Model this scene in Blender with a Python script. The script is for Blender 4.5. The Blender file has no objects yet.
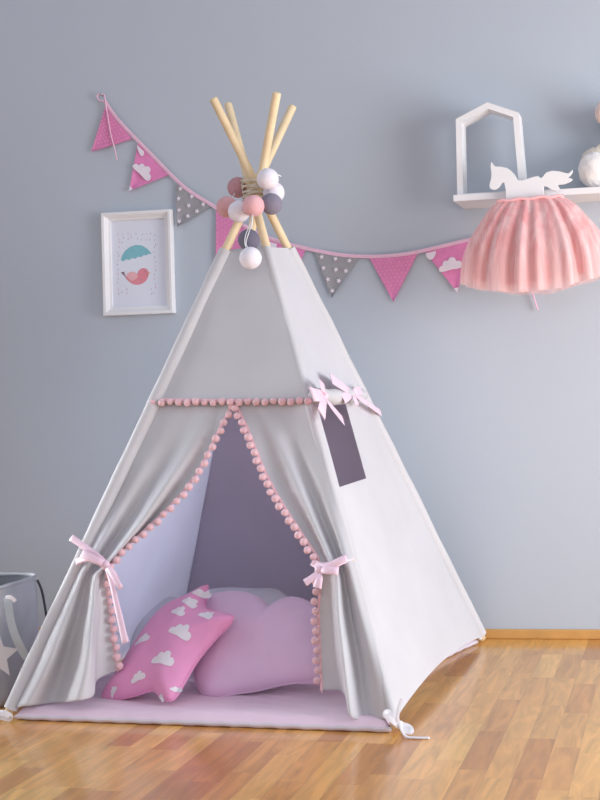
import bpy, bmesh, math, random
from mathutils import Vector, Matrix, noise
random.seed(7)
V = Vector
SC = bpy.context.scene
COL = SC.collection

# ------------------------------------------------------------------ camera
F, PX, PY = 1276.27, 446.156, 344.772
YAW, PITCH, ROLL = 0.179234, 0.025511, -0.031297
CAM = V((0, -4.69115, 0.968311))
cy_, sy_, cp_, sp_ = math.cos(YAW), math.sin(YAW), math.cos(PITCH), math.sin(PITCH)
cr_, sr_ = math.cos(ROLL), math.sin(ROLL)
FW = V((-sy_*cp_, cy_*cp_, sp_)); R0 = V((cy_, sy_, 0)); U0 = R0.cross(FW)
RT = cr_*R0 + sr_*U0; UP = -sr_*R0 + cr_*U0
cd = bpy.data.cameras.new('camera'); co = bpy.data.objects.new('camera', cd); COL.objects.link(co)
M = Matrix((RT, UP, -FW)).transposed().to_4x4(); M.translation = CAM
co.matrix_world = M
cd.sensor_fit = 'HORIZONTAL'; cd.sensor_width = 36; cd.lens = F*36/600
cd.shift_x = (300-PX)/600; cd.shift_y = (PY-400)/600
SC.camera = co

def ray(x, y): return FW*F + RT*(x-PX) - UP*(y-PY)
def hit(x, y, p, n):                                   # where the sight line meets a real plane of the room
    d = ray(x, y); return CAM + d*((p-CAM).dot(n)/d.dot(n))
def onY(x, y, Y): return hit(x, y, V((0, Y, 0)), V((0, 1, 0)))
def onZ(x, y, Z): return hit(x, y, V((0, 0, Z)), V((0, 0, 1)))

# ------------------------------------------------------------------ materials
def srgb(*c):
    return tuple(((v/255)/12.92 if v/255 <= .04045 else ((v/255+.055)/1.055)**2.4) for v in c)+(1,)
def nd(nt, t, **k):
    n = nt.nodes.new(t)
    for a, b in k.items():
        if a in n.inputs: n.inputs[a].default_value = b
        else: setattr(n, a, b)
    return n
def mat(name, col, rough=.8, var=.06, vscale=6, bump=0, bscale=200, sheen=0, trans=0, spec=.3, coat=0, metal=0, weave=False, big=0):
    m = bpy.data.materials.new(name); m.use_nodes = True; nt = m.node_tree
    b = nt.nodes['Principled BSDF']; L = nt.links.new
    b.inputs['Roughness'].default_value = rough; b.inputs['Specular IOR Level'].default_value = spec
    b.inputs['Sheen Weight'].default_value = sheen; b.inputs['Coat Weight'].default_value = coat; b.inputs['Metallic'].default_value = metal
    tc = nd(nt, 'ShaderNodeTexCoord')
    nz = nd(nt, 'ShaderNodeTexNoise', Scale=vscale, Detail=4.0); L(tc.outputs['Object'], nz.inputs['Vector'])
    mp = nd(nt, 'ShaderNodeMapRange'); mp.inputs['From Min'].default_value = .3; mp.inputs['From Max'].default_value = .7
    mp.inputs['To Min'].default_value = 1-var; mp.inputs['To Max'].default_value = 1+var
    L(nz.outputs['Fac'], mp.inputs['Value'])
    mx = nd(nt, 'ShaderNodeVectorMath', operation='SCALE'); mx.inputs[0].default_value = col[:3]; L(mp.outputs[0], mx.inputs['Scale'])
    L(mx.outputs[0], b.inputs['Base Color'])
    h = None
    if bump:
        n2 = nd(nt, 'ShaderNodeTexNoise', Scale=bscale, Detail=2.0); L(tc.outputs['Object'], n2.inputs['Vector'])
        bp = nd(nt, 'ShaderNodeBump', Strength=bump, Distance=.002); L(n2.outputs['Fac'], bp.inputs['Height']); h = bp
    if big:
        n3 = nd(nt, 'ShaderNodeTexNoise', Scale=7.0, Detail=2.0); L(tc.outputs['Object'], n3.inputs['Vector'])
        b3 = nd(nt, 'ShaderNodeBump', Strength=big, Distance=.02); L(n3.outputs['Fac'], b3.inputs['Height'])
        if h: L(h.outputs[0], b3.inputs['Normal'])
        h = b3
    if h: L(h.outputs[0], b.inputs['Normal'])
    if trans:
        t = nd(nt, 'ShaderNodeBsdfTranslucent'); L(mx.outputs[0], t.inputs['Color'])
        ms = nd(nt, 'ShaderNodeMixShader'); ms.inputs[0].default_value = trans
        L(b.outputs[0], ms.inputs[1]); L(t.outputs[0], ms.inputs[2]); L(ms.outputs[0], nt.nodes['Material Output'].inputs['Surface'])
    return m
MT = {}
def m(k, *a, **kw):
    MT[k] = mat(k, *a, **kw); return MT[k]
m('tent_cloth_lit', srgb(226, 226, 238), .9, .03, 5, .25, 420, .1, .5, .15, big=.12)  # left panel: same cloth, its brightness inside put into a lighter, bluer colour
m('tent_cloth', srgb(220, 219, 222), .9, .03, 5, .25, 420, .15, .22, .15, big=.12)
m('tent_cloth_shaded', srgb(214, 208, 222), .9, .03, 5, .25, 420, .1, .25, .15, big=.12)  # back panel: same cloth, interior shade put into a darker violet colour
m('pole_wood', srgb(236, 213, 174), .55, .10, 14, .1, 60, spec=.35)
m('pompom_pink', srgb(242, 198, 204), .95, .08, 60, .6, 350, .4)
m('ribbon_pink', srgb(241, 208, 224), .45, .05, 20, .1, 300, .3, spec=.5)
m('tape_white', srgb(235, 233, 238), .8, .04, 20, .2, 300)
m('twine', srgb(214, 202, 182), .9, .15, 90, .4, 400)
m('mat_pink', srgb(232, 205, 220), .9, .03, 8, .3, 300, .2)
m('mat_grey', srgb(214, 204, 212), .9, .05, 8, .3, 300)
m('pillow_pink', srgb(238, 160, 204), .9, .05, 10, .3, 300, .2, big=.15)
m('pillow_white', srgb(240, 232, 238), .9, .03, 10, .2, 300)
m('pillow_lilac', srgb(232, 198, 226), .9, .04, 8, .25, 300, .25, big=.2)
m('pillow_grey', srgb(206, 202, 214), .9, .05, 8, .25, 300, .2, big=.2)
m('flag_pink', srgb(230, 140, 190), .9, .08, 40, .2, 300)
m('flag_dots', srgb(233, 160, 198), .9, .04, 40, .2, 300)
m('flag_rose', srgb(226, 140, 186), .9, .05, 40, .2, 300)
m('flag_grey', srgb(160, 158, 162), .9, .05, 40, .2, 300)
m('flag_white', srgb(236, 226, 236), .9, .03, 40, .2, 300)
m('cord_pink', srgb(234, 192, 212), .8, .05, 60, .3, 400)
m('cord_white', srgb(238, 236, 236), .8, .05, 60, .3, 400)
m('ball_white', srgb(236, 230, 238), .9, .05, 60, .6, 160, .1)
m('ball_pink', srgb(230, 178, 182), .9, .06, 60, .6, 160, .1)
m('ball_blush', srgb(216, 166, 168), .9, .06, 60, .6, 160, .1)
m('ball_rose', srgb(196, 148, 154), .9, .08, 60, .6, 160, .1)
m('ball_grey', srgb(136, 130, 146), .9, .06, 60, .6, 160, .1)
m('ball_dark', srgb(112, 108, 124), .9, .06, 60, .6, 160, .1)
m('white_paint', srgb(236, 234, 234), .45, .02, 6, .05, 40, spec=.4)
m('print_paper', srgb(226, 228, 238), .35, .01, 6, spec=.5)
m('ink_teal', srgb(132, 188, 198), .7, .03, 60)
m('ink_pink', srgb(224, 140, 152), .7, .05, 60)
m('ink_blush', srgb(232, 178, 182), .7, .05, 60)
m('ink_plum', srgb(140, 110, 130), .7, .05, 60)
m('ink_drop', srgb(186, 170, 196), .7, .05, 60)
m('ink_drop_rose', srgb(224, 170, 184), .7, .05, 60)
m('ink_yellow', srgb(228, 200, 170), .7, .05, 60)
m('bag_cloth', srgb(172, 172, 176), .95, .08, 12, .4, 250, .1, big=.3)
m('bag_lining', srgb(120, 122, 128), .95, .06, 12, .3, 250)
m('bag_strap', srgb(172, 178, 184), .9, .04, 30, .4, 250)
m('bag_star', srgb(206, 202, 206), .9, .04, 30, .2, 250)
m('bag_cord', srgb(74, 70, 76), .9, .04, 30)
m('plush_cream', srgb(216, 204, 188), 1, .10, 50, 1.0, 180, .5)
m('plush_white', srgb(240, 234, 230), 1, .05, 50, 1.0, 180, .5)
m('plush_blush', srgb(232, 208, 198), 1, .05, 50, .8, 180, .5)
m('skirt_band', srgb(250, 192, 192), .7, .05, 40, .3, 200, .2)
m('steel', srgb(200, 198, 200), .3, .02, 20, metal=1)

def tulle(name, col, dark, alpha):
    mm = bpy.data.materials.new(name); mm.use_nodes = True; nt = mm.node_tree; L = nt.links.new
    b = nt.nodes['Principled BSDF']; b.inputs['Roughness'].default_value = .8
    b.inputs['Sheen Weight'].default_value = .3; b.inputs['Specular IOR Level'].default_value = .1
    tc = nd(nt, 'ShaderNodeTexCoord'); mpg = nd(nt, 'ShaderNodeMapping'); mpg.inputs['Scale'].default_value = (1, 1, .03); L(tc.outputs['Object'], mpg.inputs['Vector'])
    nz = nd(nt, 'ShaderNodeTexNoise', Scale=34.0, Detail=2.0); L(mpg.outputs[0], nz.inputs['Vector'])
    mr = nd(nt, 'ShaderNodeMapRange'); mr.inputs['From Min'].default_value = .35; mr.inputs['From Max'].default_value = .65
    mr.inputs['To Min'].default_value = alpha-.10; mr.inputs['To Max'].default_value = alpha+.10; L(nz.outputs['Fac'], mr.inputs['Value'])
    rp = nd(nt, 'ShaderNodeValToRGB'); rp.color_ramp.elements[0].position = .35; rp.color_ramp.elements[1].position = .65  # vertical streaks paint pleat highlights and shade into the tulle colour
    rp.color_ramp.elements[0].color = dark; rp.color_ramp.elements[1].color = col; L(nz.outputs['Fac'], rp.inputs[0]); L(rp.outputs[0], b.inputs['Base Color'])
    t = nd(nt, 'ShaderNodeBsdfTranslucent'); L(rp.outputs[0], t.inputs['Color'])
    ms = nd(nt, 'ShaderNodeMixShader'); ms.inputs[0].default_value = .22; L(b.outputs[0], ms.inputs[1]); L(t.outputs[0], ms.inputs[2])
    tr = nd(nt, 'ShaderNodeBsdfTransparent'); m2 = nd(nt, 'ShaderNodeMixShader')
    L(mr.outputs[0], m2.inputs[0]); L(tr.outputs[0], m2.inputs[1]); L(ms.outputs[0], m2.inputs[2])
    L(m2.outputs[0], nt.nodes['Material Output'].inputs['Surface']); MT[name] = mm
tulle('tulle_outer', srgb(255, 228, 226), srgb(254, 210, 208), .5)
tulle('tulle_inner', srgb(255, 208, 206), srgb(252, 186, 186), .8)

# wall paint
wm = bpy.data.materials.new('wall_paint'); wm.use_nodes = True; nt = wm.node_tree; b = nt.nodes['Principled BSDF']
b.inputs['Roughness'].default_value = .75; b.inputs['Specular IOR Level'].default_value = .25
tc = nd(nt, 'ShaderNodeTexCoord'); nz = nd(nt, 'ShaderNodeTexNoise', Scale=1.2, Detail=3.0); nt.links.new(tc.outputs['Object'], nz.inputs['Vector'])
rp = nd(nt, 'ShaderNodeValToRGB'); rp.color_ramp.elements[0].color = srgb(184, 192, 201); rp.color_ramp.elements[1].color = srgb(188, 195, 204)
nt.links.new(nz.outputs['Fac'], rp.inputs[0]); nt.links.new(rp.outputs[0], b.inputs['Base Color'])
n2 = nd(nt, 'ShaderNodeTexNoise', Scale=160.0, Detail=3.0); nt.links.new(tc.outputs['Object'], n2.inputs['Vector'])
bp = nd(nt, 'ShaderNodeBump', Strength=.06, Distance=.002); nt.links.new(n2.outputs['Fac'], bp.inputs['Height']); nt.links.new(bp.outputs[0], b.inputs['Normal'])
MT['wall'] = wm

# parquet: strips run toward the wall
fm = bpy.data.materials.new('parquet'); fm.use_nodes = True; nt = fm.node_tree; L = nt.links.new; b = nt.nodes['Principled BSDF']
tc = nd(nt, 'ShaderNodeTexCoord'); sx = nd(nt, 'ShaderNodeSeparateXYZ'); L(tc.outputs['Object'], sx.inputs[0])
def mth(op, a, bb=None, c=None):
    n = nd(nt, 'ShaderNodeMath', operation=op)
    for i, v in enumerate((a, bb, c)):
        if v is None: continue
        if isinstance(v, (int, float)): n.inputs[i].default_value = v
        else: L(v, n.inputs[i])
    return n.outputs[0]
PWD, PLN = .071, .34
xs = mth('DIVIDE', sx.outputs[0], PWD); row = mth('FLOOR', xs); fx = mth('FRACT', xs)
wn = nd(nt, 'ShaderNodeTexWhiteNoise', noise_dimensions='1D'); L(row, wn.inputs['W'])
ys = mth('ADD', mth('DIVIDE', sx.outputs[1], PLN), mth('MULTIPLY', wn.outputs['Value'], 7.3)); cl = mth('FLOOR', ys); fy = mth('FRACT', ys)
cb = nd(nt, 'ShaderNodeCombineXYZ'); L(row, cb.inputs[0]); L(cl, cb.inputs[1])
w2 = nd(nt, 'ShaderNodeTexWhiteNoise', noise_dimensions='2D'); L(cb.outputs[0], w2.inputs['Vector'])
rp = nd(nt, 'ShaderNodeValToRGB'); e = rp.color_ramp.elements
e[0].position = 0; e[0].color = srgb(190, 124, 56); e[1].position = 1; e[1].color = srgb(240, 186, 102)
for p, c in ((.12, (212, 148, 74)), (.45, (224, 164, 86)), (.75, (230, 170, 90))):
    q = e.new(p); q.color = srgb(*c)
L(w2.outputs['Value'], rp.inputs[0])
ofs = nd(nt, 'ShaderNodeVectorMath', operation='MULTIPLY'); L(w2.outputs['Color'], ofs.inputs[0]); ofs.inputs[1].default_value = (9, 9, 9)
pos = nd(nt, 'ShaderNodeVectorMath', operation='ADD'); L(tc.outputs['Object'], pos.inputs[0]); L(ofs.outputs[0], pos.inputs[1])
mpn = nd(nt, 'ShaderNodeMapping'); mpn.inputs['Scale'].default_value = (16, 2.2, 1); L(pos.outputs[0], mpn.inputs['Vector'])
gn = nd(nt, 'ShaderNodeTexNoise', Scale=1.6, Detail=5.0, Distortion=1.4); L(mpn.outputs[0], gn.inputs['Vector'])
gr = nd(nt, 'ShaderNodeMapRange'); gr.inputs['From Min'].default_value = .3; gr.inputs['From Max'].default_value = .72
gr.inputs['To Min'].default_value = 1.14; gr.inputs['To Max'].default_value = .74; L(gn.outputs['Fac'], gr.inputs['Value'])
ex = mth('MULTIPLY', mth('MINIMUM', fx, mth('SUBTRACT', 1.0, fx)), PWD); ey = mth('MULTIPLY', mth('MINIMUM', fy, mth('SUBTRACT', 1.0, fy)), PLN)
ed = mth('MINIMUM', ex, ey)
gp = nd(nt, 'ShaderNodeMapRange'); gp.inputs['From Min'].default_value = .0; gp.inputs['From Max'].default_value = .0012
gp.inputs['To Min'].default_value = .72; gp.inputs['To Max'].default_value = 1; L(ed, gp.inputs['Value'])
sc = nd(nt, 'ShaderNodeVectorMath', operation='SCALE'); L(rp.outputs[0], sc.inputs[0]); L(mth('MULTIPLY', gr.outputs[0], gp.outputs[0]), sc.inputs['Scale'])
L(sc.outputs[0], b.inputs['Base Color'])
b.inputs['Roughness'].default_value = .3; b.inputs['Specular IOR Level'].default_value = .45
b.inputs['Coat Weight'].default_value = .5; b.inputs['Coat Roughness'].default_value = .10
wv = nd(nt, 'ShaderNodeTexNoise', Scale=9.0, Detail=2.0); L(tc.outputs['Object'], wv.inputs['Vector'])
bp = nd(nt, 'ShaderNodeBump', Strength=.08, Distance=.004); L(wv.outputs['Fac'], bp.inputs['Height']); L(bp.outputs[0], b.inputs['Coat Normal'])
MT['floor'] = fm
m('baseboard_wood', srgb(206, 156, 92), .4, .10, 10, .1, 60, spec=.45)

# ------------------------------------------------------------------ mesh helpers
class MB:
    def __init__(s): s.v = []; s.f = []; s.mi = []; s.cur = 0
    def add(s, vs, fs):
        o = len(s.v); s.v += [V(p) for p in vs]
        for f in fs: s.f.append([i+o for i in f]); s.mi.append(s.cur)
    def grid(s, rows, close=False):
        n = len(rows[0]); vs = [p for r in rows for p in r]; fs = []
        for i in range(len(rows)-1):
            for j in range(n if close else n-1):
                k = (j+1) % n; fs.append([i*n+j, i*n+k, (i+1)*n+k, (i+1)*n+j])
        s.add(vs, fs)
    def tube(s, pts, r, seg=10, cap=True):
        pts = [V(p) for p in pts]; rr = r if isinstance(r, (list, tuple)) else [r]*len(pts); rows = []; nrm = None
        for i, p in enumerate(pts):
            t = (pts[min(i+1, len(pts)-1)]-pts[max(i-1, 0)]).normalized()
            if nrm is None:
                nrm = t.cross(V((0, 0, 1)));
                if nrm.length < .1: nrm = t.cross(V((1, 0, 0)))
            nrm = (nrm - t*nrm.dot(t)).normalized(); bn = t.cross(nrm)
            rows.append([p+(nrm*math.cos(a)+bn*math.sin(a))*rr[i] for a in [2*math.pi*k/seg for k in range(seg)]])
        s.grid(rows, True)
        if cap:
            o = len(s.v)-len(rows)*seg
            s.f.append([o+k for k in range(seg)][::-1]); s.mi.append(s.cur)
            o2 = len(s.v)-seg; s.f.append([o2+k for k in range(seg)]); s.mi.append(s.cur)
    def ellipsoid(s, c, r, n=16, k=12, rot=None, nz=0, nsc=8):
        rows = []
        for i in range(k+1):
            th = math.pi*i/k; row = []
            for j in range(n):
                ph = 2*math.pi*j/n; d = V((math.sin(th)*math.cos(ph), math.sin(th)*math.sin(ph), math.cos(th)))
                f = 1+nz*noise.noise(d*nsc+V(c)*3); p = V((d.x*r[0]*f, d.y*r[1]*f, d.z*r[2]*f))
                row.append((rot @ p if rot else p)+V(c))
            rows.append(row)
        s.grid(rows, True)
    def box(s, lo, hi, T=None):
        x0, y0, z0 = lo; x1, y1, z1 = hi
        vs = [V(p) for p in ((x0, y0, z0), (x1, y0, z0), (x1, y1, z0), (x0, y1, z0), (x0, y0, z1), (x1, y0, z1), (x1, y1, z1), (x0, y1, z1))]
        if T: vs = [T(p) for p in vs]
        s.add(vs, [[0, 3, 2, 1], [4, 5, 6, 7], [0, 1, 5, 4], [1, 2, 6, 5], [2, 3, 7, 6], [3, 0, 4, 7]])
    def prism(s, poly, off):                          # flat outline (3D points) given a thickness vector
        n = len(poly); vs = [V(p) for p in poly]+[V(p)+off for p in poly]
        s.add(vs, [list(range(n)), list(range(2*n-1, n-1, -1))]+[[i, n+i, n+(i+1) % n, (i+1) % n] for i in range(n)])
    def build(s, name, mats, parent=None, smooth=True, bevel=0, sub=0, solid=0, fixn=True):
        me = bpy.data.meshes.new(name); me.from_pydata([tuple(p) for p in s.v], [], s.f)
        if not isinstance(mats, (list, tuple)): mats = [mats]
        for k in mats: me.materials.append(MT[k])
        for p, i in zip(me.polygons, s.mi): p.material_index = i; p.use_smooth = smooth
        bm = bmesh.new(); bm.from_mesh(me)
        bmesh.ops.remove_doubles(bm, verts=bm.verts, dist=1e-6)
        if fixn: bmesh.ops.recalc_face_normals(bm, faces=bm.faces)
        bm.to_mesh(me); bm.free()
        o = bpy.data.objects.new(name, me); COL.objects.link(o)
        if parent: setpar(o, parent)
        if solid: q = o.modifiers.new('thickness', 'SOLIDIFY'); q.thickness = solid; q.offset = 0
        if bevel: q = o.modifiers.new('edges', 'BEVEL'); q.width = bevel; q.segments = 2; q.limit_method = 'ANGLE'
        if sub: q = o.modifiers.new('smooth', 'SUBSURF'); q.levels = sub; q.render_levels = sub
        return o
WLOC = {}
def setpar(o, p):
    o.parent = p; o.matrix_parent_inverse = Matrix.Translation(-WLOC.get(p.name, V((0, 0, 0)))); WLOC[o.name] = WLOC.get(o.name, V((0, 0, 0)))
def tag(o, label=None, cat=None, group=None, kind=None):
    if label: o['label'] = label
    if cat: o['category'] = cat
    if group: o['group'] = group
    if kind: o['kind'] = kind
    return o
def empty(name, loc, label, cat, group=None):
    o = bpy.data.objects.new(name, None); COL.objects.link(o); o.location = loc; o.empty_display_size = .05
    WLOC[o.name] = V(loc); return tag(o, label, cat, group)
def cr(pts, n, closed=False):
    pts = [V(p) for p in pts]; out = []; N = len(pts); segs = N if closed else N-1
    for i in range(segs):
        if closed: p0, p1, p2, p3 = pts[i-1], pts[i], pts[(i+1) % N], pts[(i+2) % N]
        else: p0, p1, p2, p3 = pts[max(i-1, 0)], pts[i], pts[i+1], pts[min(i+2, N-1)]
        for k in range(n):
            t = k/n; out.append(.5*((2*p1)+(p2-p0)*t+(2*p0-5*p1+4*p2-p3)*t*t+(3*p1-p0-3*p2+p3)*t**3))
    if not closed: out.append(pts[-1].copy())
    return out
def ribbon(mb, pts, w, nrm, n=6, closed=False, taper=None, th=.0012, bdir=None):
    ps = cr(pts, n, closed); N = len(ps); rows = []
    for i, p in enumerate(ps):
        t = (ps[(i+1) % N]-ps[i-1]) if closed else (ps[min(i+1, N-1)]-ps[max(i-1, 0)])
        t.normalize(); b_ = bdir if bdir else t.cross(nrm)
        b_ = b_.normalized() if b_.length > 1e-4 else V((0, 0, 1)); q = i/(N-1)
        if callable(taper): ww = w*taper(q)/2
        else: ww = w*(taper[0]+(taper[1]-taper[0])*q if taper else 1)/2
        k = nrm.normalized()*th
        rows.append([p-b_*ww, p-b_*ww*.35+k*.9, p+b_*ww*.35+k*.3, p+b_*ww])
    mb.grid(rows)
def loop(mb, P, kx, ky, tx, ty, off, puff, w, nrm):           # a bow loop: out along the front, round the tip, back underneath
    pt = lambda f, o: P(kx+(tx-kx)*f, ky+(ty-ky)*f, o)
    d = P(tx, ty, off)-P(kx, ky, off); b_ = d.cross(nrm)
    ribbon(mb, [pt(0, off), pt(.3, off+puff*.8), pt(.7, off+puff), pt(.97, off+puff*.75), pt(1.02, off+puff*.3), pt(.9, off-.002), pt(.5, off-.004), pt(0, off-.001)], w, nrm, 6,
           taper=lambda q: .5+.5*math.sin(math.pi*min(1, max(0, q)))**.5, bdir=b_)

# ------------------------------------------------------------------ room
mb = MB(); mb.box((-6, -7, -.05), (4.5, 0, 0)); tag(mb.build('floor', 'floor', smooth=False), kind='structure')
mb = MB(); mb.box((-6, 0, -.05), (4.5, .1, 3.2)); tag(mb.build('wall_back', 'wall', smooth=False), kind='structure')
mb = MB(); mb.box((-6, -.014, 0), (4.5, 0, .035)); tag(mb.build('baseboard_back', 'baseboard_wood', smooth=False, bevel=.004), kind='structure')

# ------------------------------------------------------------------ tent
CX, CY, PHI, SD = -1.35871, -.6309, -.05245, .99607
cph, sph = math.cos(PHI), math.sin(PHI)
def TL(a, b_, z=0): return V((CX+a*cph-b_*SD*sph, CY+a*sph+b_*SD*cph, z))
def untl(p):
    dx, dy = p.x-CX, p.y-CY
    return (dx*cph+dy*sph, (-dx*sph+dy*cph)/SD)
B = {'FL': TL(-.6, -.6), 'FR': TL(.6, -.6), 'BR': TL(.6, .6), 'BL': TL(-.6, .6)}
B['BR'] += V((-.004, -.006, 0)); B['BL'] += V((0, -.045, 0))
T = {'FL': V((-1.25666, -.53197, 1.90641)), 'FR': V((-1.49924, -.50036, 1.93659)), 'BR': V((-1.46549, -.73679, 1.90522)), 'BL': V((-1.23953, -.76087, 1.90263))}
TT = {'FL': .738, 'FR': .727, 'BR': .743, 'BL': .742}
def pole(k, t): return B[k].lerp(T[k], t)
CEN = V((CX, CY, 0))
tent = empty('play_tent', (CX, CY, 0), 'light grey fabric play teepee with pink pompom trim on wooden poles', 'tent')
for k in ('FL', 'FR', 'BR', 'BL'):
    mb = MB(); a, b_ = pole(k, .006), pole(k, 1); d = (b_-a).normalized()
    mb.tube([a, a.lerp(b_, .5), b_-d*.006, b_-d*.002, b_], [.0140, .0140, .0138, .0132, .009], 16)
    mb.build('pole', 'pole_wood', tent)
# twine where the poles cross
mb = MB(); cc = V((-1.365, -.632, 1.60)); pts = []
for i in range(17*14+1):
    a = 2*math.pi*i/14; z = -.05+.095*i/(17*14)+.006*math.sin(a*1.3)
    w_ = .041+.14*abs(z)
    pts.append(cc+V((w_*math.cos(a), w_*math.sin(a), z)))
mb.tube(pts, 0.0026, 6); mb.build('twine_binding', 'twine', tent)

def panel_pt(ka, kb, u, v, sag=0):
    a, b_ = pole(ka, TT[ka]*v), pole(kb, TT[kb]*v)
    p = a.lerp(b_, u)
    mid = (B[ka]+B[kb])/2; inn = (CEN-mid).normalized()
    return p + inn*.016 + inn*sag*math.sin(math.pi*u)*math.sin(math.pi*min(1, max(v, 0)))
SLV = {'FL': .021, 'FR': .0150, 'BR': .025, 'BL': .0175}
# sleeves
for k in ('FL', 'FR', 'BR', 'BL'):
    mb = MB(); P = [pole(k, TT[k]*t) for t in [.02+.98*i/40 for i in range(41)]]
    rr = [SLV[k]*(1+.10*noise.noise(p*9+V((k == 'FL', 3, 1)))) for p in P]
    mb.tube(P, rr, 16, cap=False); mb.build('pole_sleeve', 'tent_cloth', tent)
# left and back panels
for nm, ka, kb, mt in (('side_panel', 'FL', 'BL', 'tent_cloth_lit'), ('back_panel', 'BL', 'BR', 'tent_cloth_shaded')):
    mb = MB(); rows = []
    for i in range(41):
        v = .022+.978*i/40; rows.append([panel_pt(ka, kb, j/24, v, .012)+V((0, 0, .004*math.sin(j*.9)*(1-v))) for j in range(25)])
    mb.grid(rows); mb.build(nm, mt, tent, solid=.0014)
# right panel with a rectangular opening
def plane3(a, b_, c): n = (b_-a).cross(c-a).normalized(); return a, n
PR = plane3(B['FR'], B['BR'], pole('FR', .7).lerp(pole('BR', .7), .5))
OUT = PR[1] if PR[1].x > 0 else -PR[1]
H = [hit(*q, PR[0]+OUT*.009, OUT)-OUT*.009 for q in ((338, 487.7), (365.8, 478.5), (345, 402), (316.6, 405))]      # BL BR TR TL of the opening
def hemz(u): return .012+.030*math.sin(math.pi*min(1, u*1.05))**.7
def ob(u):                                                                    # bottom edge
    p = pole('FR', .012).lerp(pole('BR', .008), u); d = (pole('FR', .5).lerp(pole('BR', .5), .5)-p); d.normalize()
    return p+d*hemz(u)
O = [ob(0), ob(1), pole('BR', TT['BR']), pole('FR', TT['FR'])]
mb = MB(); N = 28
def pp(p):
    u = untl(p); k = noise.noise(V((u[1]*2.2, p.z*2.2, 5)))*.010
    return p+OUT*(k*min(1, p.z*2.5)+.009)
edge = [lambda t: ob(t), lambda t: O[1].lerp(O[2], t), lambda t: O[2].lerp(O[3], t), lambda t: O[3].lerp(O[0], t)]
for e_ in range(4):
    rows = []
    for i in range(N+1):
        t = i/N; rows.append([pp(edge[e_](t).lerp(H[e_].lerp(H[(e_+1) % 4], t), j/16)) for j in range(17)])
    mb.grid(rows)
side = mb.build('side_panel', 'tent_cloth', tent)
# seam stitched next to each side sleeve
for k, s_ in (('BR', .045), ('FR', .022)):
    mb = MB(); kb = 'FR' if k == 'BR' else 'BR'; P = []
    for i in range(40):
        t = .03+.97*i/39; a = pole(k, TT[k]*t); d = pole(kb, TT[kb]*t)-a; P.append(a+d.normalized()*min(s_, d.length*.3)+OUT*.002)
    mb.tube(P, .0028, 6); mb.build('seam', 'tent_cloth', side)

# front plane
PF = plane3(B['FL'], B['FR'], pole('FL', .7).lerp(pole('FR', .7), .5))
FN = PF[1] if PF[1].y < 0 else -PF[1]
def fp(x, y, off=0): return hit(x, y, PF[0]+FN*off, FN)
def polex(k, y): return 6+.479*(719-y) if k == 'FL' else 397-.2705*(733-y)
mb = MB(); rows = []
vb = .0
pl, pr_ = fp(154.5, 404), fp(309.5, 403)
for i in range(31):
    t = i/30
    a = pl.lerp(pole('FL', TT['FL']), t); b_ = pr_.lerp(pole('FR', TT['FR']), t)
    b_ = b_+FN*.012+(b_-a).normalized()*.008; rows.append([a.lerp(b_, j/24)+FN*(.004*math.sin(math.pi*j/24)+.004*noise.noise(V((j*.12, t*2, 0)))) for j in range(25)])
mb.grid(rows); front = mb.build('front_panel', 'tent_cloth', tent, solid=.0014)
mb = MB(); ribbon(mb, [fp(152, 399.5, .008), fp(190, 400, .010), fp(232, 400.5, .011), fp(270, 400, .010), fp(309, 398.5, .008)], .010, FN)
mb.build('trim_tape', 'pompom_pink', front)

# pompoms
pm = None
def pompom(p, parent, r=.0118):
    global pm
    if pm is None:
        q = MB(); q.ellipsoid((0, 0, 0), (1, 1, 1), 16, 12, nz=.10, nsc=5); o = q.build('pompom', 'pompom_pink'); pm = o.data
    else:
        o = bpy.data.objects.new('pompom', pm); COL.objects.link(o)
    setpar(o, parent); o.location = p; s = r*random.uniform(.92, 1.08); o.scale = (s, s, s)
    o.rotation_euler = (random.random()*6, random.random()*6, random.random()*6)
n = 19
for i in range(n):
    x = 153+155*i/(n-1); pompom(fp(x, 402.3+.6*math.sin(i*2.1)-1.2*(i/(n-1))**2, .014), front)

# curtains
def curtain(rows_px, offs, name, amp=1.0):
    offs = [[o*(amp if o > -.03 else 1) for o in of] for of in offs]
    cols = []
    R_ = [[fp(x, y, o) for (x, y), o in zip(r, of)] for r, of in zip(rows_px, offs)]
    R2 = [cr(r, 9) for r in R_]
    n2 = len(R2[0]); C2 = [cr([r[j] for r in R2], 9) for j in range(n2)]
    rows = [[C2[j][i] for j in range(n2)] for i in range(len(C2[0]))]
    rows = [[p+FN*.005*noise.noise(p*7) for p in r] for r in rows]
    mb = MB(); mb.grid(rows); o = mb.build(name, 'tent_cloth', tent, solid=.0016)
    return o, [r[-1] for r in rows], [r[0] for r in rows]
LR = [[(158, 400), (175, 400), (192, 400), (208, 400), (221, 400), (226, 400), (234, 401)],
      [(140, 440), (158, 440), (176, 441), (193, 441), (206, 441), (210, 440), (214, 441)],
      [(118, 485), (132, 487), (148, 488), (164, 488), (178, 487), (184, 486), (190, 485)],
      [(96, 530), (106, 534), (117, 537), (130, 536), (142, 531), (148, 527), (154, 523)],
      [(82, 560), (88, 564), (97, 567), (106, 565), (113, 560), (117, 556), (121, 553)],
      [(75, 574), (81, 577), (87, 579), (95, 579), (101, 578), (104, 577), (107, 576)],
      [(58, 610), (68, 611), (80, 613), (91, 614), (97, 613), (101, 611), (110, 606)],
      [(37, 655), (51, 658), (67, 661), (86, 663), (95, 660), (98, 652), (114, 641)],
      [(11, 708), (27, 706), (52, 703), (76, 701), (93, 696), (97, 680), (118, 670)]]
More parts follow.
